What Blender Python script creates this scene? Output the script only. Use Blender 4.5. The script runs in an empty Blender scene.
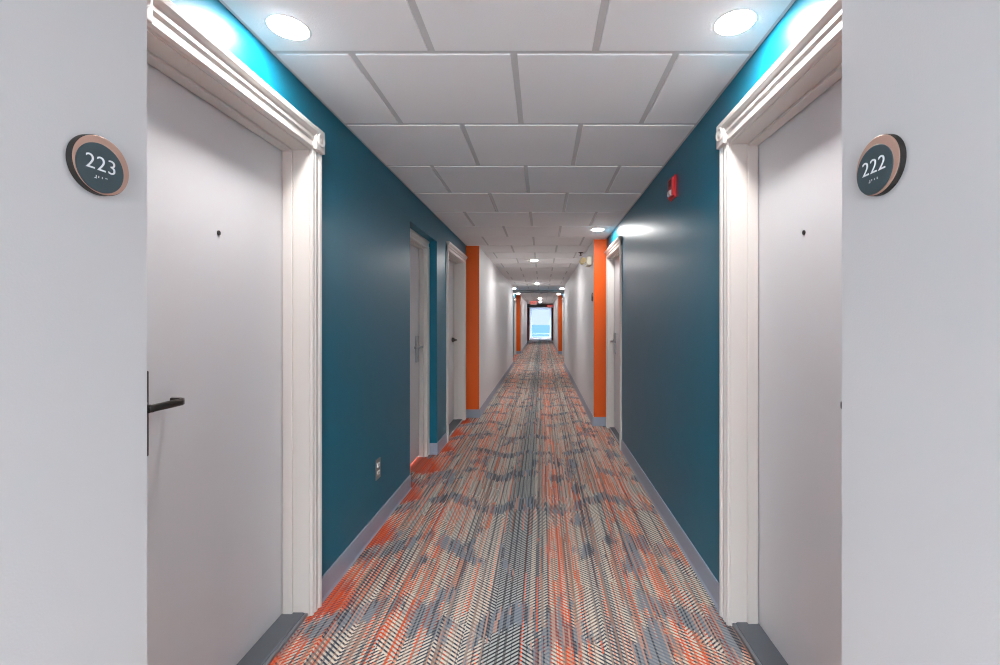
import bpy, bmesh, math, random
from mathutils import Vector, Matrix
random.seed(7)
sc = bpy.context.scene
COL = sc.collection
PI = math.pi

# ------------------------------------------------------------------ layout (metres)
H = 2.285                       # ceiling
EYE = 1.285
TL, TR = -1.013, 0.795          # teal (recessed) wall planes
WL, WR = -0.835, 0.634          # white (projecting) wall planes
OUTL, OUTR = -1.26, 1.06        # outer faces of the walls
BACK, END = -2.4, 34.4

# ------------------------------------------------------------------ materials
def srgb(r, g, b):
    f = lambda c: (c/255/12.92) if c/255 <= 0.04045 else ((c/255+0.055)/1.055)**2.4
    return (f(r), f(g), f(b), 1)

class G:
    """tiny node-graph helper"""
    def __init__(s, nt): s.nt = nt
    def n(s, t, **kw):
        nd = s.nt.nodes.new(t)
        for k, v in kw.items(): setattr(nd, k, v)
        return nd
    def put(s, sock, v):
        if isinstance(v, bpy.types.NodeSocket): s.nt.links.new(v, sock)
        elif v is not None: sock.default_value = v
    def m(s, op, a, b=None, c=None, clamp=False):
        nd = s.n('ShaderNodeMath', operation=op, use_clamp=clamp)
        s.put(nd.inputs[0], a); s.put(nd.inputs[1], b); s.put(nd.inputs[2], c)
        return nd.outputs[0]
    def mix(s, f, a, b):
        nd = s.n('ShaderNodeMix', data_type='RGBA'); nd.clamp_factor = True
        s.put(nd.inputs[0], f); s.put(nd.inputs[6], a); s.put(nd.inputs[7], b)
        return nd.outputs[2]
    def step(s, x, lo, hi):
        nd = s.n('ShaderNodeMapRange', interpolation_type='SMOOTHSTEP')
        s.put(nd.inputs[0], x); s.put(nd.inputs[1], lo); s.put(nd.inputs[2], hi)
        return nd.outputs[0]
    def vec(s, x, y, z=0.0):
        nd = s.n('ShaderNodeCombineXYZ')
        s.put(nd.inputs[0], x); s.put(nd.inputs[1], y); s.put(nd.inputs[2], z)
        return nd.outputs[0]
    def noise(s, v, scale=1.0, detail=2.0, rough=0.5):
        nd = s.n('ShaderNodeTexNoise'); s.put(nd.inputs['Vector'], v)
        nd.inputs['Scale'].default_value = scale; nd.inputs['Detail'].default_value = detail
        nd.inputs['Roughness'].default_value = rough
        return nd.outputs[0]
    def white(s, v):
        nd = s.n('ShaderNodeTexWhiteNoise', noise_dimensions='3D'); s.put(nd.inputs['Vector'], v)
        return nd.outputs[0]

def new_mat(name):
    m = bpy.data.materials.new(name); m.use_nodes = True
    nt = m.node_tree; b = nt.nodes['Principled BSDF']
    return m, G(nt), b

def mat(name, col, rough=0.5, metal=0.0, spec=0.5, bump=0.0, bscale=200.0, var=0.0, coat=0.0):
    m, g, b = new_mat(name)
    b.inputs['Base Color'].default_value = col
    b.inputs['Roughness'].default_value = rough
    b.inputs['Metallic'].default_value = metal
    b.inputs['Specular IOR Level'].default_value = spec
    b.inputs['Coat Weight'].default_value = coat
    pos = g.n('ShaderNodeNewGeometry').outputs['Position']
    if var:
        n = g.noise(pos, 3.0, 4)
        dark = tuple(c*(1-var) for c in col[:3]) + (1,)
        g.put(b.inputs['Base Color'], g.mix(n, dark, col))
    if bump:
        n = g.noise(pos, bscale, 3)
        bp = g.n('ShaderNodeBump'); bp.inputs['Strength'].default_value = bump
        bp.inputs['Distance'].default_value = 0.002
        g.put(bp.inputs['Height'], n); g.put(b.inputs['Normal'], bp.outputs[0])
    return m

def emit(name, col, strength):
    m, g, b = new_mat(name)
    b.inputs['Base Color'].default_value = col
    b.inputs['Emission Color'].default_value = col
    b.inputs['Emission Strength'].default_value = strength
    return m

M = {}
M['white_wall'] = mat('white_wall_paint', srgb(212, 210, 211), 0.45, bump=0.12, bscale=260, var=0.03)
M['teal'] = mat('teal_wall_paint', srgb(0, 101, 126), 0.36, spec=0.33, bump=0.10, bscale=180, var=0.10)
M['orange'] = mat('orange_wall_paint', srgb(224, 88, 0), 0.45, spec=0.3, bump=0.1, bscale=180)
M['tile'] = mat('ceiling_tile', srgb(240, 240, 240), 0.85, spec=0.2, bump=0.5, bscale=420, var=0.03)
M['grid'] = mat('ceiling_grid', srgb(200, 200, 200), 0.6)
M['trim'] = mat('white_trim_paint', srgb(208, 202, 197), 0.32, var=0.02)
M['door'] = mat('white_door_paint', srgb(205, 203, 205), 0.38, bump=0.05, bscale=60, var=0.03)
M['base'] = mat('vinyl_base', srgb(146, 153, 168), 0.4)
M['threshold'] = mat('threshold_rubber', srgb(92, 96, 102), 0.55, bump=0.15, bscale=300)
M['nosing'] = mat('threshold_edge', srgb(160, 165, 172), 0.35, metal=0.6)
M['black_metal'] = mat('dark_bronze', srgb(74, 69, 66), 0.34, metal=0.7)
M['steel'] = mat('satin_steel', srgb(165, 167, 170), 0.3, metal=0.9)
M['copper'] = mat('copper_face', srgb(198, 158, 142), 0.42, metal=0.25, bump=0.1, bscale=500, var=0.06)
M['sign_edge'] = mat('sign_edge', srgb(34, 30, 28), 0.5)
M['sign_plate'] = mat('sign_plate', srgb(58, 76, 83), 0.5, var=0.05)
M['sign_white'] = mat('sign_lettering', srgb(240, 242, 245), 0.5)
M['lens_dark'] = mat('peephole_lens', srgb(30, 30, 32), 0.1)
M['red'] = mat('red_plastic', srgb(200, 22, 30), 0.35)
M['clear'] = mat('strobe_lens', srgb(225, 205, 205), 0.15)
M['white_plastic'] = mat('white_plastic', srgb(232, 232, 230), 0.35)
M['cream'] = mat('cream_plastic', srgb(226, 219, 198), 0.4)
M['amber'] = mat('amber_reflector', srgb(222, 200, 150), 0.25)
M['slot'] = mat('dark_slot', srgb(20, 20, 22), 0.6)
M['header'] = mat('grey_header_paint', srgb(112, 112, 114), 0.5)
M['lamp'] = emit('downlight_lens', (1.0, 0.985, 0.97, 1), 290.0)
M['lamp_far'] = emit('hallway_downlight_lens', (1.0, 0.985, 0.975, 1), 640.0)
M['exit_glow'] = emit('exit_sign_letters', srgb(255, 70, 60), 0.9)
M['exit_face'] = mat('exit_sign_face', srgb(235, 205, 198), 0.4)
M['asphalt'] = mat('pale_ground', srgb(38, 52, 64), 1.0, spec=0.0, var=0.15)
M['frame_white'] = mat('window_frame_paint', srgb(225, 230, 238), 0.4)

# window glass: clear, faintly blue
m, g, b = new_mat('window_glass')
tr = g.n('ShaderNodeBsdfTransparent'); tr.inputs[0].default_value = (0.9, 0.96, 1.0, 1)
g.nt.links.new(tr.outputs[0], g.nt.nodes['Material Output'].inputs[0])
M['glass'] = m

# carpet --------------------------------------------------------------------
def carpet():
    m, g, b = new_mat('woven_carpet')
    sep = g.n('ShaderNodeSeparateXYZ')
    g.nt.links.new(g.n('ShaderNodeNewGeometry').outputs['Position'], sep.inputs[0])
    x, y = sep.outputs[0], sep.outputs[1]
    u = g.m('ADD', x, 0.105)                       # from the carpet's centre line
    au = g.m('ABSOLUTE', u)
    # wavering tile rows: every 0.61 m the figure shifts a little
    row = g.m('FLOOR', g.m('DIVIDE', g.m('ADD', y, 0.02), 0.61))
    rj = g.white(g.vec(row, 3.0, 1.0))
    # bands across the width, each with its own twill direction
    band = g.m('FLOOR', g.m('DIVIDE', g.m('ADD', u, 2.055), 0.115))
    blk = g.m('FLOOR', g.m('DIVIDE', g.m('ADD', y, g.m('ADD', g.m('MULTIPLY', g.white(g.vec(band, 9.0, 2.0)), 0.6), g.m('MULTIPLY', u, 0.8))), 0.38))
    dirn = g.m('SUBTRACT', g.m('MULTIPLY', g.m('GREATER_THAN', g.white(g.vec(band, blk, 5.0)), 0.5), 2.0), 1.0)
    # weft dashes (twill)
    t = g.m('ADD', g.m('DIVIDE', y, 0.0205), g.m('MULTIPLY', dirn, g.m('DIVIDE', u, 0.026)))
    fr = g.m('FRACT', g.m('ADD', t, 1000.0))
    tri = g.m('ABSOLUTE', g.m('SUBTRACT', g.m('MULTIPLY', fr, 2.0), 1.0))
    # single yarns and the ribs they gather into
    YW, CWID = 0.0074, 0.0296
    yi = g.m('FLOOR', g.m('DIVIDE', g.m('ADD', u, 2.0), YW))
    yj = g.m('FLOOR', g.m('ADD', g.m('DIVIDE', y, 0.40), g.m('MULTIPLY', g.white(g.vec(yi, 4.0, 4.0)), 7.0)))
    yr = g.white(g.vec(yi, 1.0, 7.0))
    yr2 = g.white(g.vec(yi, yj, 3.0))
    ci = g.m('FLOOR', g.m('DIVIDE', g.m('ADD', u, 2.0), CWID))
    cr = g.white(g.vec(ci, 2.0, 8.0))
    line = g.m('LESS_THAN', g.m('FRACT', g.m('DIVIDE', g.m('ADD', u, 2.0), CWID)), g.m('ADD', 0.10, g.m('MULTIPLY', g.m('FLOOR', g.m('MULTIPLY', cr, 2.3)), 0.25)))
    # orange density
    def bump(c, w, h):
        d = g.m('DIVIDE', g.m('SUBTRACT', u, c), w)
        return g.m('MULTIPLY', g.m('EXPONENT', g.m('MULTIPLY', g.m('MULTIPLY', d, d), -1.0)), h)
    den = bump(-0.90, 0.17, 0.55)
    for c, w, h in ((-0.50, 0.13, 0.42), (-0.27, 0.05, 0.15), (0.18, 0.08, 0.45), (0.32, 0.06, 0.25), (0.66, 0.14, 0.46), (0.86, 0.06, 0.3)):
        den = g.m('ADD', den, bump(c, w, h))
    ys = g.m('ADD', y, g.m('MULTIPLY', rj, 1.2))
    n1 = g.noise(g.vec(g.m('MULTIPLY', u, 7.0), g.m('MULTIPLY', ys, 1.3)), 1.0, 3.0, 0.6)
    den = g.m('MULTIPLY', den, g.m('ADD', 0.25, g.step(n1, 0.34, 0.60)), clamp=True)
    den = g.m('ADD', g.m('MULTIPLY', den, 0.88), 0.14)
    orange_y = g.m('LESS_THAN', g.m('ADD', g.m('MULTIPLY', yr, 0.45), g.m('MULTIPLY', yr2, 0.55)), g.m('MULTIPLY', den, 0.92))
    # slate chevron patches with ragged, yarn-wide edges
    rag = g.m('MULTIPLY', g.m('SUBTRACT', yr, 0.5), 0.055)
    tz = g.m('PINGPONG', g.m('ADD', au, 0.12), 0.34)
    ph = g.m('FRACT', g.m('DIVIDE', g.m('ADD', g.m('ADD', g.m('ADD', y, rag), 20.0), g.m('MULTIPLY', tz, 0.75)), 0.61))
    pb = g.m('MULTIPLY', g.step(ph, 0.03, 0.06), g.m('SUBTRACT', 1.0, g.step(ph, 0.26, 0.32)))
    n2 = g.noise(g.vec(g.m('MULTIPLY', u, 6.0), g.m('MULTIPLY', g.m('ADD', y, rag), 2.2), 4.0), 1.0, 3.0, 0.55)
    patch = g.m('MULTIPLY', pb, g.step(n2, 0.44, 0.51))
    n3 = g.noise(g.vec(g.m('MULTIPLY', u, 4.5), g.m('MULTIPLY', g.m('ADD', y, rag), 1.8), 9.0), 1.0, 4.0, 0.6)
    patch = g.m('MAXIMUM', patch, g.step(n3, 0.57, 0.61))
    inv_or = g.m('SUBTRACT', 1.0, g.m('MULTIPLY', orange_y, 0.30))
    patch = g.m('MULTIPLY', patch, inv_or)
    # centre stripe
    cw = g.m('ADD', 0.05, g.m('MULTIPLY', n3, 0.07))
    centre = g.m('SUBTRACT', 1.0, g.step(g.m('ABSOLUTE', g.m('ADD', g.m('ADD', u, 0.035), g.m('MULTIPLY', rag, 0.3))), g.m('SUBTRACT', cw, 0.02), g.m('ADD', cw, 0.02)))
    centre = g.m('MULTIPLY', centre, g.m('ADD', 0.60, g.m('MULTIPLY', n1, 0.9)), clamp=True)
    # colours
    OR, OR2 = srgb(206, 76, 36), srgb(212, 142, 112)
    NAVY, SLATE, CHAR = srgb(60, 67, 80), srgb(114, 125, 137), srgb(38, 43, 48)
    CREAM, GREY, COOL = srgb(222, 212, 196), srgb(196, 187, 176), srgb(196, 197, 194)
    dark = g.mix(g.m('GREATER_THAN', yr2, 0.62), NAVY, srgb(132, 112, 104))
    dark = g.mix(g.m('MULTIPLY', centre, 0.9), dark, CHAR)
    warp = g.mix(orange_y, dark, OR)
    weft = g.mix(cr, CREAM, GREY)
    weft = g.mix(centre, weft, COOL)
    pink = g.m('LESS_THAN', g.white(g.vec(ci, yj, 11.0)), g.m('MULTIPLY', den, 0.9))
    weft = g.mix(g.m('MULTIPLY', pink, 0.85), weft, OR2)
    wt = g.step(tri, 0.28, 0.62)
    keep = g.m('MULTIPLY', g.m('SUBTRACT', 1.0, g.m('MULTIPLY', line, 0.62)), g.m('SUBTRACT', 1.0, g.m('MULTIPLY', centre, 0.22)))
    col = g.mix(g.m('MULTIPLY', wt, keep), warp, weft)
    pcol = g.mix(g.m('GREATER_THAN', yr2, 0.45), NAVY, SLATE)
    pcol = g.mix(g.m('MULTIPLY', g.m('GREATER_THAN', yr2, 0.90), 0.6), pcol, OR2)
    pcol = g.mix(g.m('MULTIPLY', wt, 0.12), pcol, CREAM)
    col = g.mix(g.m('MULTIPLY', patch, 0.88), col, pcol)
    # solid orange figures beside the left wall
    edge = g.m('MULTIPLY', g.m('SUBTRACT', 1.0, g.step(g.m('ADD', u, g.m('MULTIPLY', ph, 0.20)), -0.74, -0.66)), g.step(ph, 0.30, 0.36))
    col = g.mix(g.m('MULTIPLY', edge, g.m('ADD', 0.35, g.m('MULTIPLY', wt, 0.55))), col, OR)
    g.put(b.inputs['Base Color'], col)
    b.inputs['Roughness'].default_value = 0.92
    b.inputs['Specular IOR Level'].default_value = 0.15
    bp = g.n('ShaderNodeBump'); bp.inputs['Strength'].default_value = 0.35; bp.inputs['Distance'].default_value = 0.003
    g.put(bp.inputs['Height'], g.m('ADD', g.m('MULTIPLY', wt, keep), line)); g.put(b.inputs['Normal'], bp.outputs[0])
    return m
M['carpet'] = carpet()

# ------------------------------------------------------------------ mesh helpers
class MB:
    def __init__(s): s.bm = bmesh.new()
    def box(s, x0, x1, y0, y1, z0, z1, mi=0, bev=0.0):
        r = bmesh.ops.create_cube(s.bm, size=1.0)
        vs = r['verts']
        bmesh.ops.scale(s.bm, vec=(abs(x1-x0), abs(y1-y0), abs(z1-z0)), verts=vs)
        bmesh.ops.translate(s.bm, vec=((x0+x1)/2, (y0+y1)/2, (z0+z1)/2), verts=vs)
        fs = list({f for v in vs for f in v.link_faces})
        for f in fs: f.material_index = mi
        if bev:
            es = list({e for v in vs for e in v.link_edges})
            bmesh.ops.bevel(s.bm, geom=es, offset=bev, segments=2, affect='EDGES', profile=0.5)
        return s
    def prism(s, ring0, ring1, mi=0, smooth=False, cap=True):
        a = [s.bm.verts.new(p) for p in ring0]; c = [s.bm.verts.new(p) for p in ring1]
        n = len(a)
        for i in range(n):
            f = s.bm.faces.new((a[i], a[(i+1) % n], c[(i+1) % n], c[i])); f.material_index = mi; f.smooth = smooth
        if cap:
            for r in (list(reversed(a)), c):
                f = s.bm.faces.new(r); f.material_index = mi
        return s
    def lathe(s, prof, origin, axis, seg=40, mi=0, smooth=True, mis=None):
        """prof = [(radius, offset along axis)]"""
        ax = Vector(axis).normalized()
        q = Vector((0, 0, 1)) if abs(ax.z) < 0.9 else Vector((1, 0, 0))
        e1 = ax.cross(q).normalized(); e2 = ax.cross(e1)
        o = Vector(origin); rings = []
        for r, h in prof:
            if r < 1e-6: rings.append([s.bm.verts.new(o+ax*h)])
            else: rings.append([s.bm.verts.new(o+ax*h+e1*r*math.cos(2*PI*k/seg)+e2*r*math.sin(2*PI*k/seg)) for k in range(seg)])
        for j in range(len(rings)-1):
            a, c = rings[j], rings[j+1]
            for k in range(seg):
                k2 = (k+1) % seg
                if len(a) == 1 and len(c) == 1: continue
                if len(a) == 1: f = s.bm.faces.new((a[0], c[k2], c[k]))
                elif len(c) == 1: f = s.bm.faces.new((a[k], a[k2], c[0]))
                else: f = s.bm.faces.new((a[k], a[k2], c[k2], c[k]))
                f.smooth = smooth; f.material_index = mis[j] if mis else mi
        return s
    def tube(s, pts, w, h, seg=12, mi=0):
        """rounded-section bar along a polyline; w, h half sizes; sections kept upright"""
        rings = []
        P = [Vector(p) for p in pts]
        for i, p in enumerate(P):
            d = (P[min(i+1, len(P)-1)]-P[max(i-1, 0)]).normalized()
            up = Vector((0, 0, 1)); side = d.cross(up).normalized(); up = side.cross(d).normalized()
            ring = []
            for k in range(seg):
                a = 2*PI*k/seg; ca, sa = math.cos(a), math.sin(a)
                e = 0.5
                ring.append(s.bm.verts.new(p+side*(w*math.copysign(abs(ca)**e, ca))+up*(h*math.copysign(abs(sa)**e, sa))))
            rings.append(ring)
        for a, c in zip(rings, rings[1:]):
            for k in range(seg):
                f = s.bm.faces.new((a[k], a[(k+1) % seg], c[(k+1) % seg], c[k])); f.material_index = mi; f.smooth = True
        s.bm.faces.new(list(reversed(rings[0]))).material_index = mi; s.bm.faces.new(rings[-1]).material_index = mi
        return s
    def build(s, name, mats, parent=None):
        bmesh.ops.recalc_face_normals(s.bm, faces=s.bm.faces)
        me = bpy.data.meshes.new(name); s.bm.to_mesh(me); s.bm.free()
        for mm in (mats if isinstance(mats, (list, tuple)) else [mats]): me.materials.append(mm)
        o = bpy.data.objects.new(name, me); COL.objects.link(o)
        if parent: o.parent = parent
        return o

def tag(o, label=None, cat=None, group=None, kind=None):
    if label: o['label'] = label
    if cat: o['category'] = cat
    if group: o['group'] = group
    if kind: o['kind'] = kind
    return o
def empty(name, loc, label=None, cat=None, group=None, kind=None):
    o = bpy.data.objects.new(name, None); COL.objects.link(o); o.location = loc
    o.empty_display_size = 0.1
    return tag(o, label, cat, group, kind)

def text_mesh(name, body, size, depth, mtx, material, parent, thin=0.0):
    """lettering as a solid mesh in the parent's space"""
    cu = bpy.data.curves.new(name+'_outline', 'FONT'); cu.body = body; cu.size = size
    cu.extrude = depth/2; cu.align_x = 'CENTER'; cu.align_y = 'CENTER'; cu.resolution_u = 6
    cu.space_character = 1.06; cu.offset = thin
    t = bpy.data.objects.new(name+'_outline', cu); COL.objects.link(t)
    dg = bpy.context.evaluated_depsgraph_get(); dg.update()
    me = bpy.data.meshes.new_from_object(t.evaluated_get(dg))
    bpy.data.objects.remove(t); bpy.data.curves.remove(cu)
    me.transform(mtx); me.materials.clear(); me.materials.append(material); me.name = name
    o = bpy.data.objects.new(name, me); COL.objects.link(o); o.parent = parent
    return o

# ------------------------------------------------------------------ the setting
fl = MB().box(OUTL, OUTR, BACK-.1, END+.2, -0.12, 0.0).build('floor', M['carpet'])
tag(fl, 'patterned orange grey and navy woven carpet running down the hallway', 'floor', kind='structure')

ce = MB().box(OUTL, OUTR, BACK-.1, END+.2, H+0.005, H+0.12).build('ceiling', M['grid'])
tag(ce, 'suspended white ceiling of square tiles in grey grid', 'ceiling', kind='structure')
tb = MB(); P = 0.6085; gapw = 0.010
k0 = math.floor((BACK-1.668)/P)
k = k0
while 1.668+k*P < END+0.1:
    ya, yb = 1.668+k*P+gapw, 1.668+(k+1)*P-gapw
    off = -0.41 if k % 2 else -0.41+P/2           # running bond
    xs = [off+j*0.6085 for j in range(-4, 6)]
    for xa, xb in zip(xs, xs[1:]):
        a, c = max(xa+gapw, TL+0.012), min(xb-gapw, TR-0.012)
        if c-a < 0.02: continue
        e = 0.004
        r0 = [(a, ya, H+0.012), (c, ya, H+0.012), (c, yb, H+0.012), (a, yb, H+0.012)]
        r1 = [(a+e, ya+e, H), (c-e, ya+e, H), (c-e, yb-e, H), (a+e, yb-e, H)]
        tb.prism(r0, r1)
    k += 1
tb.build('ceiling_tiles', M['tile'], ce)

# recess stretches: openings are (y0, y1, top)
GAPZ = 0.003
DA_L = (1.13, 1.945); DA_R = (1.068, 1.882)
NICHE = (3.43, 4.31, 2.052)
DC_L = (4.80, 5.775); DD_R = (4.52, 5.345)
JT = 0.018   # jamb lining thickness
def opening(d, top=2.03): return (d[0]-JT, d[1]+JT, top+JT)
R0L, R0R = (0.945, 5.95), (0.945, 5.48)
R1L, R1R = (12.9, 17.5), (12.75, 17.5)
FD_L = (16.2, 17.15); FD_R = (16.15, 17.1)
R2 = (25.2, 29.5)
def recess_wall(name, x0, x1, y0, y1, ops, label):
    mb = MB(); y = y0
    for (a, b_, top) in ops:
        if a > y: mb.box(x0, x1, y, a, 0, H+0.01)
        mb.box(x0, x1, a, b_, top, H+0.01); y = b_
    if y1 > y: mb.box(x0, x1, y, y1, 0, H+0.01)
    return tag(mb.build(name, M['teal']), label, 'wall', kind='structure')
recess_wall('wall_left', OUTL, TL, *R0L, [opening(DA_L), NICHE, opening(DC_L)], 'deep teal painted wall on the left between the white doors')
recess_wall('wall_right', TR, OUTR, *R0R, [opening(DA_R), opening(DD_R)], 'deep teal painted wall on the right with red alarm')
recess_wall('wall_left.001', OUTL, TL, *R1L, [opening(FD_L)], 'teal recess wall far down the hallway on the left')
recess_wall('wall_right.001', TR, OUTR, *R1R, [opening(FD_R)], 'teal recess wall far down the hallway on the right')
recess_wall('wall_left.002', OUTL, TL, *R2, [], 'teal recess wall nearest the end window on the left')
recess_wall('wall_right.002', TR, OUTR, *R2, [], 'teal recess wall nearest the end window on the right')

def white_wall(name, side, y0, y1, label, ends=(True, True)):
    mb = MB()
    if side == 'L': mb.box(OUTL, WL, y0, y1, 0, H+0.01)
    else: mb.box(WR, OUTR, y0, y1, 0, H+0.01)
    o = mb.build(name, [M['white_wall'], M['orange']])
    for p in o.data.polygons:
        if abs(p.normal.y) > 0.9 and ends[0 if p.normal.y < 0 else 1]: p.material_index = 1
    return tag(o, label, 'wall', kind='structure')
white_wall('wall_left.003', 'L', -.6, R0L[0], 'pale grey wall at the left edge carrying sign 223', (False, True))
white_wall('wall_right.003', 'R', -.6, R0R[0], 'pale grey wall at the right edge carrying sign 222', (False, True))
white_wall('wall_left.004', 'L', R0L[1], R1L[0], 'long white wall on the left with dark orange end face')
white_wall('wall_right.004', 'R', R0R[1], R1R[0], 'long white wall on the right with bright orange end face')
white_wall('wall_left.005', 'L', R1L[1], R2[0], 'far white wall with narrow orange end on the left')
white_wall('wall_right.005', 'R', R1R[1], R2[0], 'far white wall with narrow orange end on the right')
white_wall('wall_left.006', 'L', R2[1], END, 'short white wall beside the end window on the left', (True, False))
white_wall('wall_right.006', 'R', R2[1], END, 'short white wall beside the end window on the right', (True, False))
bw = MB().box(OUTL, TL+.05, BACK-.1, BACK, 0, H).box(TR-.05, OUTR, BACK-.1, BACK, 0, H).box(TL+.05, TR-.05, BACK-.1, BACK, 2.25, H).box(TL+.05, TR-.05, BACK-.1, BACK, 0, .1)
tag(bw.build('wall_back', M['white_wall']), 'white wall around the added fill window behind the viewpoint', 'wall', kind='structure')
wb = empty('fill_window', ((TL+TR)/2, BACK-.05, 0), 'added unseen window behind the viewpoint that brightens the near hallway', 'window', kind='structure')  # added out of view, lets fill light onto the near walls and ceiling
hb = (TR-TL)/2-.05
MB().box(-hb, -hb+.04, -.03, .03, .1, 2.25).box(hb-.04, hb, -.03, .03, .1, 2.25).box(-hb+.04, hb-.04, -.03, .03, 2.21, 2.25).box(-hb+.04, hb-.04, -.03, .03, .1, .14).box(-.02, .02, -.03, .03, .14, 2.21).build('frame', M['frame_white'], wb)
MB().box(-hb+.04, -.02, -.003, .003, .14, 2.21).build('pane', M['glass'], wb)
MB().box(.02, hb-.04, -.003, .003, .14, 2.21).build('pane', M['glass'], wb)
recess_wall('wall_left.007', OUTL, TL, BACK, -.6, [], 'teal recess wall beside the added window behind the viewpoint on the left')
recess_wall('wall_right.007', TR, OUTR, BACK, -.6, [], 'teal recess wall beside the added window behind the viewpoint on the right')

# baseboards: vinyl base with a small toe and rounded top
def baseboard(name, pts, label):
    """pts: plan polyline of the wall line with the corridor on the given side (normals given)"""
    mb = MB()
    prof = [(0.0, 0.0), (0.014, 0.0), (0.008, 0.012), (0.007, 0.102), (0.004, 0.108), (0.0, 0.108)]
    for (x0, y0, x1, y1, nx, ny) in pts:
        mb.prism([(x0+nx*d, y0+ny*d, z) for d, z in prof], [(x1+nx*d, y1+ny*d, z) for d, z in prof])
    return tag(mb.build(name, M['base']), label, 'baseboard', kind='structure')
CW = 0.075  # casing width
baseboard('baseboard_left', [(TL, DA_L[1]+CW, TL, NICHE[0], 1, 0), (TL, NICHE[1], TL, DC_L[0]-CW, 1, 0), (TL-0.085, NICHE[1], TL, NICHE[1], 0, -1)], 'grey vinyl base along the left teal wall')
baseboard('baseboard_right', [(TR, DA_R[1]+CW, TR, DD_R[0]-CW, -1, 0)], 'grey vinyl base along the right teal wall')
baseboard('baseboard_left.001', [(TL, R0L[1], WL+.014, R0L[1], 0, -1), (WL, R0L[1], WL, R1L[0], 1, 0)], 'grey vinyl base along the long left white wall')
baseboard('baseboard_right.001', [(TR, R0R[1], WR-.014, R0R[1], 0, -1), (WR, R0R[1], WR, R1R[0], -1, 0)], 'grey vinyl base along the long right white wall')
baseboard('baseboard_left.002', [(TL, R1L[1], WL+.014, R1L[1], 0, -1), (WL, R1L[1], WL, R2[0], 1, 0)], 'grey vinyl base of the far left white wall')
baseboard('baseboard_right.002', [(TR, R1R[1], WR-.014, R1R[1], 0, -1), (WR, R1R[1], WR, R2[0], -1, 0)], 'grey vinyl base of the far right white wall')

# headers across the hallway
tag(MB().box(TL, TR, 14.42, 14.75, 2.212, H+.005, bev=0.004).build('trim_1', M['header']), 'dark grey ceiling header crossing the hallway between far downlights', 'header', kind='structure')
hd = MB().box(TL, TR, 26.5, 26.7, 2.085, H+.005, bev=0.004)
tag(hd.build('trim_2', M['header']), 'dark grey header of the far opening before the end window', 'header', kind='structure')

# end window
wy = END
win = empty('window_1', ((WL+WR)/2, wy, 0), 'tall bright window filling the far end of the hallway', 'window', kind='structure')
cx = (WL+WR)/2; hw = (WR-WL)/2
wf = MB()
wf.box(-hw, -hw+.05, 0, .08, 0, H).box(hw-.05, hw, 0, .08, 0, H).box(-hw+.05, hw-.05, 0, .08, 2.17, H).box(-hw+.05, hw-.05, 0, .08, 0, .07)
wf.build('frame', M['frame_white'], win)
MB().box(-hw+.05, hw-.05, .012, .06, .26, .31, bev=.004).build('rail', M['frame_white'], win)
MB().box(-hw+.05, hw-.05, .032, .038, .07, .26).build('pane', M['glass'], win)
MB().box(-hw+.05, hw-.05, .032, .038, .31, 2.17).build('pane', M['glass'], win)
tag(MB().box(-120, 120, END+.3, 520, -3.6, -3.4).build('ground', M['asphalt']), 'pale ground outside beyond the end window', 'ground', kind='structure')

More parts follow.
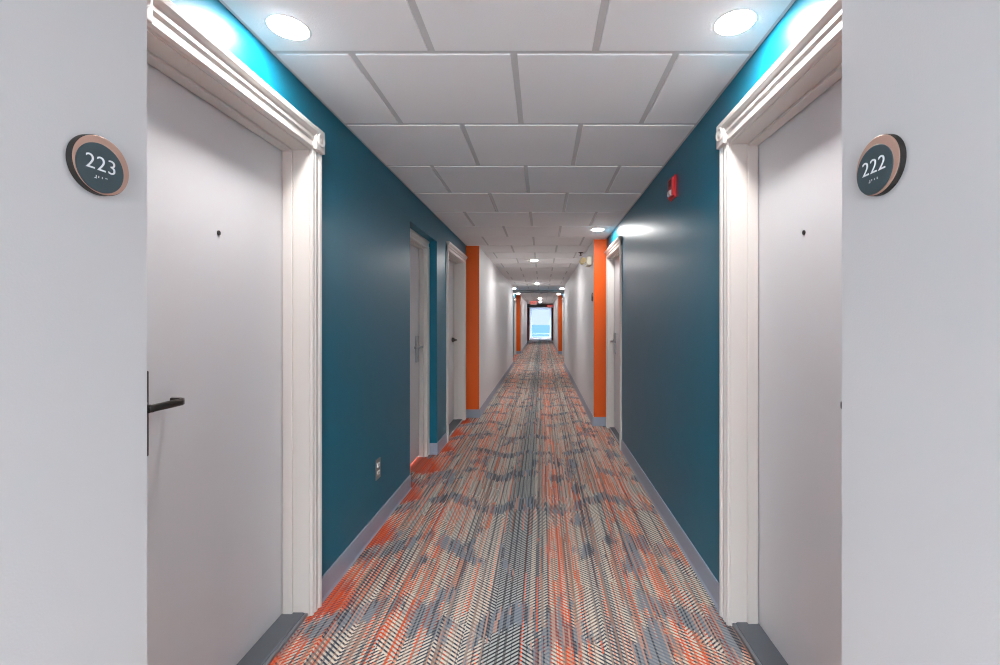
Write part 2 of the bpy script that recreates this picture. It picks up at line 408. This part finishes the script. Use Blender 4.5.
# ------------------------------------------------------------------ doors
PROF = [(.004, 0), (.004, .010), (.010, .014), (.018, .014), (.022, .010), (.030, .010), (.036, .015), (.052, .015), (.058, .010),  (.064, .010), (.070, .017), (.082, .021), (.090, .019), (.092, .014), (.092, 0)]
def door(name, side, X, d, depth, latch, label, steel=False, plain=False, peep=True, thr=True, block=True, leaf_top=2.03, rose=False):
    """X wall plane, d leaf range in y, depth = how far the leaf sits behind the wall plane; latch -1 near / +1 far"""
    sg = 1 if side == 'L' else -1
    yc = (d[0]+d[1])/2; w2 = (d[1]-d[0])/2
    t = empty(name, (X, yc, 0), label, 'door', kind='structure')
    B = lambda mb, n0, n1, s0, s1, z0, z1, mi=0, bev=0: mb.box(min(sg*n0, sg*n1), max(sg*n0, sg*n1), s0, s1, z0, z1, mi, bev)
    metal = M['steel'] if steel else M['black_metal']
    # jamb lining with stop
    j = MB(); back = -(depth+0.055)
    for s in (-1, 1):
        a, b_ = (w2, w2+JT-.001) if s > 0 else (-w2-JT+.001, -w2)
        B(j, back, 0.0, a, b_, 0, leaf_top+JT-.001)
        a, b_ = (w2-.011, w2) if s > 0 else (-w2, -w2+.011)
        B(j, -depth+.003, -depth+.045, a, b_, 0, leaf_top, bev=.002)
    B(j, back, 0.0, -w2, w2, leaf_top, leaf_top+JT-.001)
    B(j, -depth+.003, -depth+.045, -w2+.011, w2-.011, leaf_top-.011, leaf_top, bev=.002)
    j.build('door_frame', M['trim'], t)
    # leaf
    B(MB(), -depth-.042, -depth, -w2+GAPZ, w2-GAPZ, .016, leaf_top-GAPZ, bev=.0015).build('leaf', M['door'], t)
    # casing: (across, out) profile, inner edge at 0
    if not plain:
        prof = [(a*CW/.092, o) for a, o in PROF]
        top = leaf_top+(.008 if block else CW)
        for s in (-1, 1):
            r = [(sg*o, s*(w2+a), 0) for a, o in prof]
            r2 = [(sg*o, s*(w2+a), top) for a, o in prof]
            MB().prism(r, r2).build('side_casing', M['trim'], t)
        hp = [(.004, 0), (.004, .012), (.012, .020), (.022, .020), (.026, .014), (.040, .014), (.048, .022), (.060, .022), (.066, .028), (.078, .036),
              (.090, .038), (.097, .034), (.100, .034), (.100, 0)]
        e = w2+(.004 if block else CW)
        MB().prism([(sg*o, -e, leaf_top+a) for a, o in hp], [(sg*o, e, leaf_top+a) for a, o in hp]).build('head_casing', M['trim'], t)
        if block:
            for s in (-1, 1):
                bb = MB(); a, b_ = sorted((s*(w2+.001), s*(w2+CW+.004)))
                B(bb, 0, .031, a, b_, leaf_top+.006, leaf_top+.106, bev=.003)
                cb = bb.build('corner_block', M['trim'], t)
                MB().lathe([(.030, 0), (.030, .005), (.025, .008), (.020, .003), (.012, .003), (.008, .006), (0, .007)],
                           (sg*.0305, s*(w2+CW/2+.0025), leaf_top+.056), (sg, 0, 0), 32).build('rosette', M['trim'], cb)
    else:   # recessed door with a flat stepped frame that fills its niche
        prof = [(.002, 0), (.002, .010), (.016, .014), (.024, .008), (.050, .008), (.060, .014), (.074, .014), (.074, 0)]
        for s in (-1, 1):
            MB().prism([(sg*o, s*(w2+a), 0) for a, o in prof], [(sg*o, s*(w2+a), leaf_top+.002) for a, o in prof]).build('side_casing', M['trim'], t)
        MB().prism([(sg*o, -w2-.074, leaf_top+a) for a, o in prof], [(sg*o, w2+.074, leaf_top+a) for a, o in prof]).build('head_casing', M['trim'], t)
    # threshold
    if thr:
        tm = MB()
        n1 = -.012
        tm.prism([(sg*(-depth-.04), -w2, 0), (sg*n1, -w2, 0), (sg*n1, -w2, .008), (sg*(n1-.014), -w2, .017), (sg*(-depth-.04), -w2, .017)],
                 [(sg*(-depth-.04), w2, 0), (sg*n1, w2, 0), (sg*n1, w2, .008), (sg*(n1-.014), w2, .017), (sg*(-depth-.04), w2, .017)])
        th = tm.build('threshold', M['threshold'], t)
        th.data.materials.append(M['nosing'])
        MB().tube([(sg*(n1-.001), -w2, .007), (sg*(n1-.001), w2, .007)], .007, .007, 10).build('edge_strip', M['nosing'], th)
    # lock: plate, lever
    hz = 1.045
    ly = latch*(w2-.095)
    pl = MB()
    if rose: pl.lathe([(.030, -.001), (.030, .012), (.026, .017), (0, .018)], (-sg*depth, ly, hz), (sg, 0, 0), 28)
    else: B(pl, -depth-.001, -depth+.018, ly-.038, ly+.038, hz-.142, hz+.10, bev=.004)
    lk = pl.build('door_handle', metal, t)
    lv = MB()
    lv.lathe([(.026, 0), (.026, .010), (.018, .014), (.011, .016), (.011, .044)], (sg*(-depth+.016), ly, hz), (sg, 0, 0), 28)
    n = -depth+.056; dr = -latch
    pts = [(sg*n, ly-dr*.010, hz), (sg*n, ly+dr*.02, hz), (sg*n, ly+dr*.06, hz), (sg*n, ly+dr*.101, hz), (sg*(n-.004), ly+dr*.111, hz), (sg*(n-.014), ly+dr*.115, hz), (sg*(n-.040), ly+dr*.115, hz)]
    lv.tube(pts, .0060, .0108, 12)
    lv.build('lever', metal, lk)
    if peep:
        MB().lathe([(.0085, 0), (.0085, .003), (.006, .004), (.0045, .002), (0, .003)], (sg*(-depth-.0005), .0 + (0.02 if side == 'L' else .075), 1.592), (sg, 0, 0), 20).build('peephole', M['black_metal'], t)
    return t

door('door_1', 'L', TL, DA_L, .114, -1, 'white door of room 223 with black lever handle, nearest on the left')
door('door_2', 'R', TR, DA_R, .114, -1, 'white door of room 222 with peephole, nearest on the right')
NX = TL-0.085
door('door_3', 'L', NX, (NICHE[0]+.076, NICHE[1]-.076), .066, 1, 'white door with steel lever set in a teal niche on the left', steel=True, plain=True, peep=False, leaf_top=1.975, thr=False)
door('door_4', 'L', TL, DC_L, .128, 1, 'white door against the dark orange pillar on the left', rose=True, peep=False, block=False)
door('door_5', 'R', TR, DD_R, .070, 1, 'white door with steel lever against the bright orange pillar on the right', steel=True, peep=False, block=False)
door('door_6', 'L', TL, FD_L, .128, 1, 'white door far down the hallway on the left', peep=False, block=False)
door('door_7', 'R', TR, FD_R, .147, 1, 'white door far down the hallway on the right', peep=False, block=False)
# ceiling of the niche wall behind the recessed door is the lintel itself

# ------------------------------------------------------------------ room signs
def room_sign(side, y, z, number, label):
    sg = 1 if side == 'L' else -1
    X = WL if side == 'L' else WR
    t = empty('room_sign', (X, y, z), label, 'sign', group='round room number signs')
    R = .0548
    # viewer's right / up on the wall: left wall -> right is +Y ; right wall -> right is -Y
    rt = 1 if side == 'L' else -1
    MB().lathe([(0, 0), (R, 0), (R, .0095), (R-.001, .0105)], (0, 0, 0), (sg, 0, 0), 64, smooth=False).build('backing_disc', M['sign_edge'], t)
    MB().lathe([(R-.0012, .0), (R-.0012, .0012), (R-.002, .0016), (0, .0016)], (sg*.0100, 0, 0), (sg, 0, 0), 64, smooth=False).build('copper_face', M['copper'], t)
    r2 = R*.825; oy, oz = rt*(-R*.085), -R*.115
    MB().lathe([(r2, .0), (r2, .0014), (r2-.0006, .0018), (0, .0018)], (sg*.0114, oy, oz), (sg, 0, 0), 64, smooth=False).build('number_plate', M['sign_plate'], t)
    if number:
        mtx = Matrix.Translation((sg*.0136, oy, oz+.006)) @ Matrix(((0, 0, sg, 0), (rt, 0, 0, 0), (0, 1, 0, 0), (0, 0, 0, 1)))
        text_mesh('room_number', number, .0385, .0012, mtx, M['sign_white'], t, -.0003)
        bd = MB()
        dots = {'#': (3, 4, 5, 6), '2': (1, 2), '3': (1, 4)}
        for i, ch in enumerate('#'+number):
            for dn in dots[ch]:
                cxx = (dn > 3)*.0022; czz = -((dn-1) % 3)*.0022
                bd.lathe([(.0009, 0), (.0007, .0006), (0, .0008)], (sg*.0131, oy+rt*(-.0115+i*.0068+cxx), oz-.0165+czz), (sg, 0, 0), 8)
        bd.build('braille', M['sign_white'], t)
    return t
room_sign('L', .838, 1.576, '223', 'round copper edged sign reading 223 on the pale wall')
room_sign('R', .832, 1.574, '222', 'round copper edged sign reading 222 on the pale wall')
room_sign('R', R0R[1]+.115, 1.585, None, 'small round sign seen edge-on beside the bright orange pillar')

# ------------------------------------------------------------------ downlights
def downlight(x, y, label, parent_r=.058):
    t = empty('recessed_downlight', (x, y, H), label, 'ceiling light', group='round recessed ceiling lights')
    r = parent_r
    MB().lathe([(r+.012, .001), (r+.012, -.0003), (r+.009, -.0007), (r+.0025, -.0007), (r+.002, .001)], (0, 0, 0), (0, 0, 1), 48).build('trim_ring', M['white_plastic'], t)
    MB().lathe([(r+.0028, -.0008), (r*.98, -.002), (r*.75, -.0032), (r*.4, -.0039), (0, -.004)], (0, 0, 0), (0, 0, 1), 48).build('lens', M['lamp_far'] if r < .055 else M['lamp'], t)
    return t
downlight(-.865, 1.526, 'glowing round downlight in the ceiling outside the door of room 223')
downlight(.648, 1.50, 'glowing round downlight in the ceiling outside the door of room 222')
downlight(.612, 4.90, 'glowing round downlight beside the top of the bright orange pillar')
downlight(-.13, 7.39, 'nearest downlight on the centre line between the long white walls', .05)
downlight(-.13, 11.98, 'second downlight on the centre line between the long white walls', .05)
downlight(-.87, 13.85, 'far downlight in front of the grey ceiling header on the left side')
downlight(.62, 13.85, 'far downlight in front of the grey ceiling header on the right side')
downlight(-.87, 16.35, 'far downlight before the narrow orange end on the left side')
downlight(.62, 16.6, 'far downlight before the narrow orange end on the right side')
downlight(-.1, 20.0, 'downlight on the centre line just past the far orange pillars', .05)
downlight(-.1, 23.4, 'most distant centre line downlight before the far dark header', .05)

# ------------------------------------------------------------------ small fittings
# duplex outlet, left teal wall
t = empty('wall_outlet', (TL, 2.755, .375), 'grey metal outlet plate with two white sockets on the left teal wall', 'outlet')
MB().box(0, .005, -.038, .038, -.062, .062, bev=.0018).build('cover_plate', M['steel'], t)
for dz in (-.024, .024):
    s_ = MB().box(.0045, .0075, -.0165, .0165, dz-.014, dz+.014, bev=.003).build('socket', M['white_plastic'], t)
    MB().box(.0070, .0079, -.0075, -.0055, dz-.002, dz+.008).box(.0070, .0079, .0055, .0075, dz-.002, dz+.008).box(.0070, .0079, -.002, .002, dz-.009, dz-.005).build('slots', M['slot'], s_)
MB().lathe([(.003, 0), (.003, .001), (0, .0016)], (.005, 0, 0), (1, 0, 0), 12).build('screw', M['steel'], t)

# red alarm strobe, right teal wall
t = empty('fire_alarm', (TR, 2.69, 2.085), 'red fire alarm strobe high on the right teal wall', 'fire alarm')
MB().box(-.012, 0, -.056, .056, -.066, .066, bev=.003).build('mounting_plate', M['red'], t)
MB().prism([(-.011, -.050, -.060), (-.011, .050, -.060), (-.011, .050, .060), (-.011, -.050, .060)],
           [(-.026, -.044, -.054), (-.026, .044, -.054), (-.026, .044, .052), (-.026, -.044, .052)]).build('horn_body', M['red'], t)
MB().prism([(-.025, -.030, -.048), (-.025, .030, -.048), (-.025, .030, -.016), (-.025, -.030, -.016)],
           [(-.036, -.020, -.044), (-.036, .020, -.044), (-.036, .020, -.022), (-.036, -.020, -.022)]).build('strobe_lens', M['clear'], t)
gr = MB()
for k in range(5): gr.box(-.0275, -.025, -.028, .028, .006+k*.008, .009+k*.008)
gr.build('horn_grille', M['slot'], t)

# twin-head emergency light, right white wall
t = empty('emergency_light', (WR, 5.86, 2.06), 'cream twin head emergency light high on the right white wall', 'emergency light')
MB().box(-.060, .004, -.13, .13, -.055, .055, bev=.010).build('housing', M['cream'], t)
for s in (-1, 1):
    hd_ = MB().lathe([(0, -.03), (.026, -.028), (.036, 0), (.038, .014), (.034, .016)], (-.098, s*.10, .012), (-.35, -.85, -.25), 28).build('lamp_head', M['cream'], t)
    MB().lathe([(.034, .015), (.025, .011), (0, .012)], (-.098, s*.10, .012), (-.35, -.85, -.25), 28).build('reflector', M['amber'], hd_)
    MB().tube([(-.055, s*.10, .012), (-.085, s*.10, .012)], .010, .010, 10).build('swivel', M['cream'], t)
MB().lathe([(.004, 0), (.004, .003), (0, .004)], (-.06, 0, -.03), (-1, 0, 0), 12).build('test_button', M['slot'], t)

# dark sprinkler near the wall corner
t = empty('fire_sprinkler', (.565, 6.52, H), 'small dark sprinkler head in the ceiling corner above the emergency light', 'sprinkler')
MB().lathe([(.036, .001), (.036, -.003), (.026, -.008), (.012, -.008)], (0, 0, 0), (0, 0, 1), 28).build('escutcheon', M['black_metal'], t)
MB().lathe([(.010, -.004), (.010, -.026), (.006, -.030), (.006, -.044), (.022, -.046), (.022, -.049), (0, -.049)], (0, 0, 0), (0, 0, 1), 20).build('head', M['black_metal'], t)
# smoke detector far away
t = empty('smoke_detector', (-.02, 15.35, H), 'small dark smoke detector on the far ceiling past the grey header', 'smoke detector')
MB().lathe([(.06, .001), (.06, -.012), (.052, -.016)], (0, 0, 0), (0, 0, 1), 32).build('base', M['header'], t)
MB().lathe([(.050, -.014), (.048, -.036), (.030, -.048), (0, -.050)], (0, 0, 0), (0, 0, 1), 32).build('chamber', M['black_metal'], t)

# exit signs
def exit_sign(x, y, z, label, hang):
    t = empty('exit_sign', (x, y, z), label, 'exit sign', group='red exit signs')
    MB().box(-.15, .15, -.022, .022, -.095, .095, bev=.006).build('housing', M['exit_face'], t)
    text_mesh('lettering', 'EXIT', .17, .003, Matrix.Translation((0, -.0235, 0)) @ Matrix.Rotation(PI/2, 4, 'X'), M['exit_glow'], t)
    if hang: MB().lathe([(.05, H-z+.001), (.05, H-z-.008), (.012, H-z-.012), (.012, .09)], (0, 0, 0), (0, 0, 1), 20).build('canopy_mount', M['white_plastic'], t)
    return t
exit_sign(-.41, 21.6, 2.165, 'red exit sign hanging from the far ceiling left of the centre line', True)
exit_sign(.49, 26.47, 2.16, 'red exit sign mounted on the far dark header', False)

# ------------------------------------------------------------------ sky
BACK_FILL = 8.2
w = bpy.data.worlds.new('sky'); sc.world = w; w.use_nodes = True
g = G(w.node_tree); bg = w.node_tree.nodes['Background']
sp = g.n('ShaderNodeSeparateXYZ'); w.node_tree.links.new(g.n('ShaderNodeTexCoord').outputs['Generated'], sp.inputs[0])
sky = g.mix(g.step(sp.outputs[2], 0.0, 0.5), (0.84, 0.93, 1.0, 1), (0.74, 0.85, 1.0, 1))
# bright lobe added behind the viewer, fill light for the rear window
lobe = g.step(g.m('MULTIPLY', sp.outputs[1], -1.0), 0.45, 0.9)
g.put(bg.inputs[0], g.mix(lobe, sky, (1.0, 0.955, 0.915, 1)))
g.put(bg.inputs[1], g.m('ADD', g.m('ADD', 0.92, g.m('MULTIPLY', g.step(sp.outputs[2], 0.06, 0.30), 24.0)), g.m('MULTIPLY', lobe, BACK_FILL)))

# ------------------------------------------------------------------ camera
cam = bpy.data.cameras.new('camera'); co = bpy.data.objects.new('camera', cam); COL.objects.link(co)
co.location = (0, 0, EYE); co.rotation_euler = (PI/2, 0, 0)
cam.sensor_width = 36.0; cam.lens = 36.0*447/1000; cam.clip_start = 0.02; cam.clip_end = 1000
cam.shift_x = (500-542)/1000; cam.shift_y = (321-332.5)/1000
sc.camera = co
vs = sc.view_settings
sc.display_settings.display_device = 'sRGB'
vs.view_transform = 'Standard'; vs.look = 'None'; vs.gamma = 1.0; vs.use_curve_mapping = False
vs.exposure = 0.2
cy = sc.cycles
cy.use_denoising = True; cy.filter_width = 1.1; cy.max_bounces = 12; cy.diffuse_bounces = 8; cy.sample_clamp_indirect = 8.0
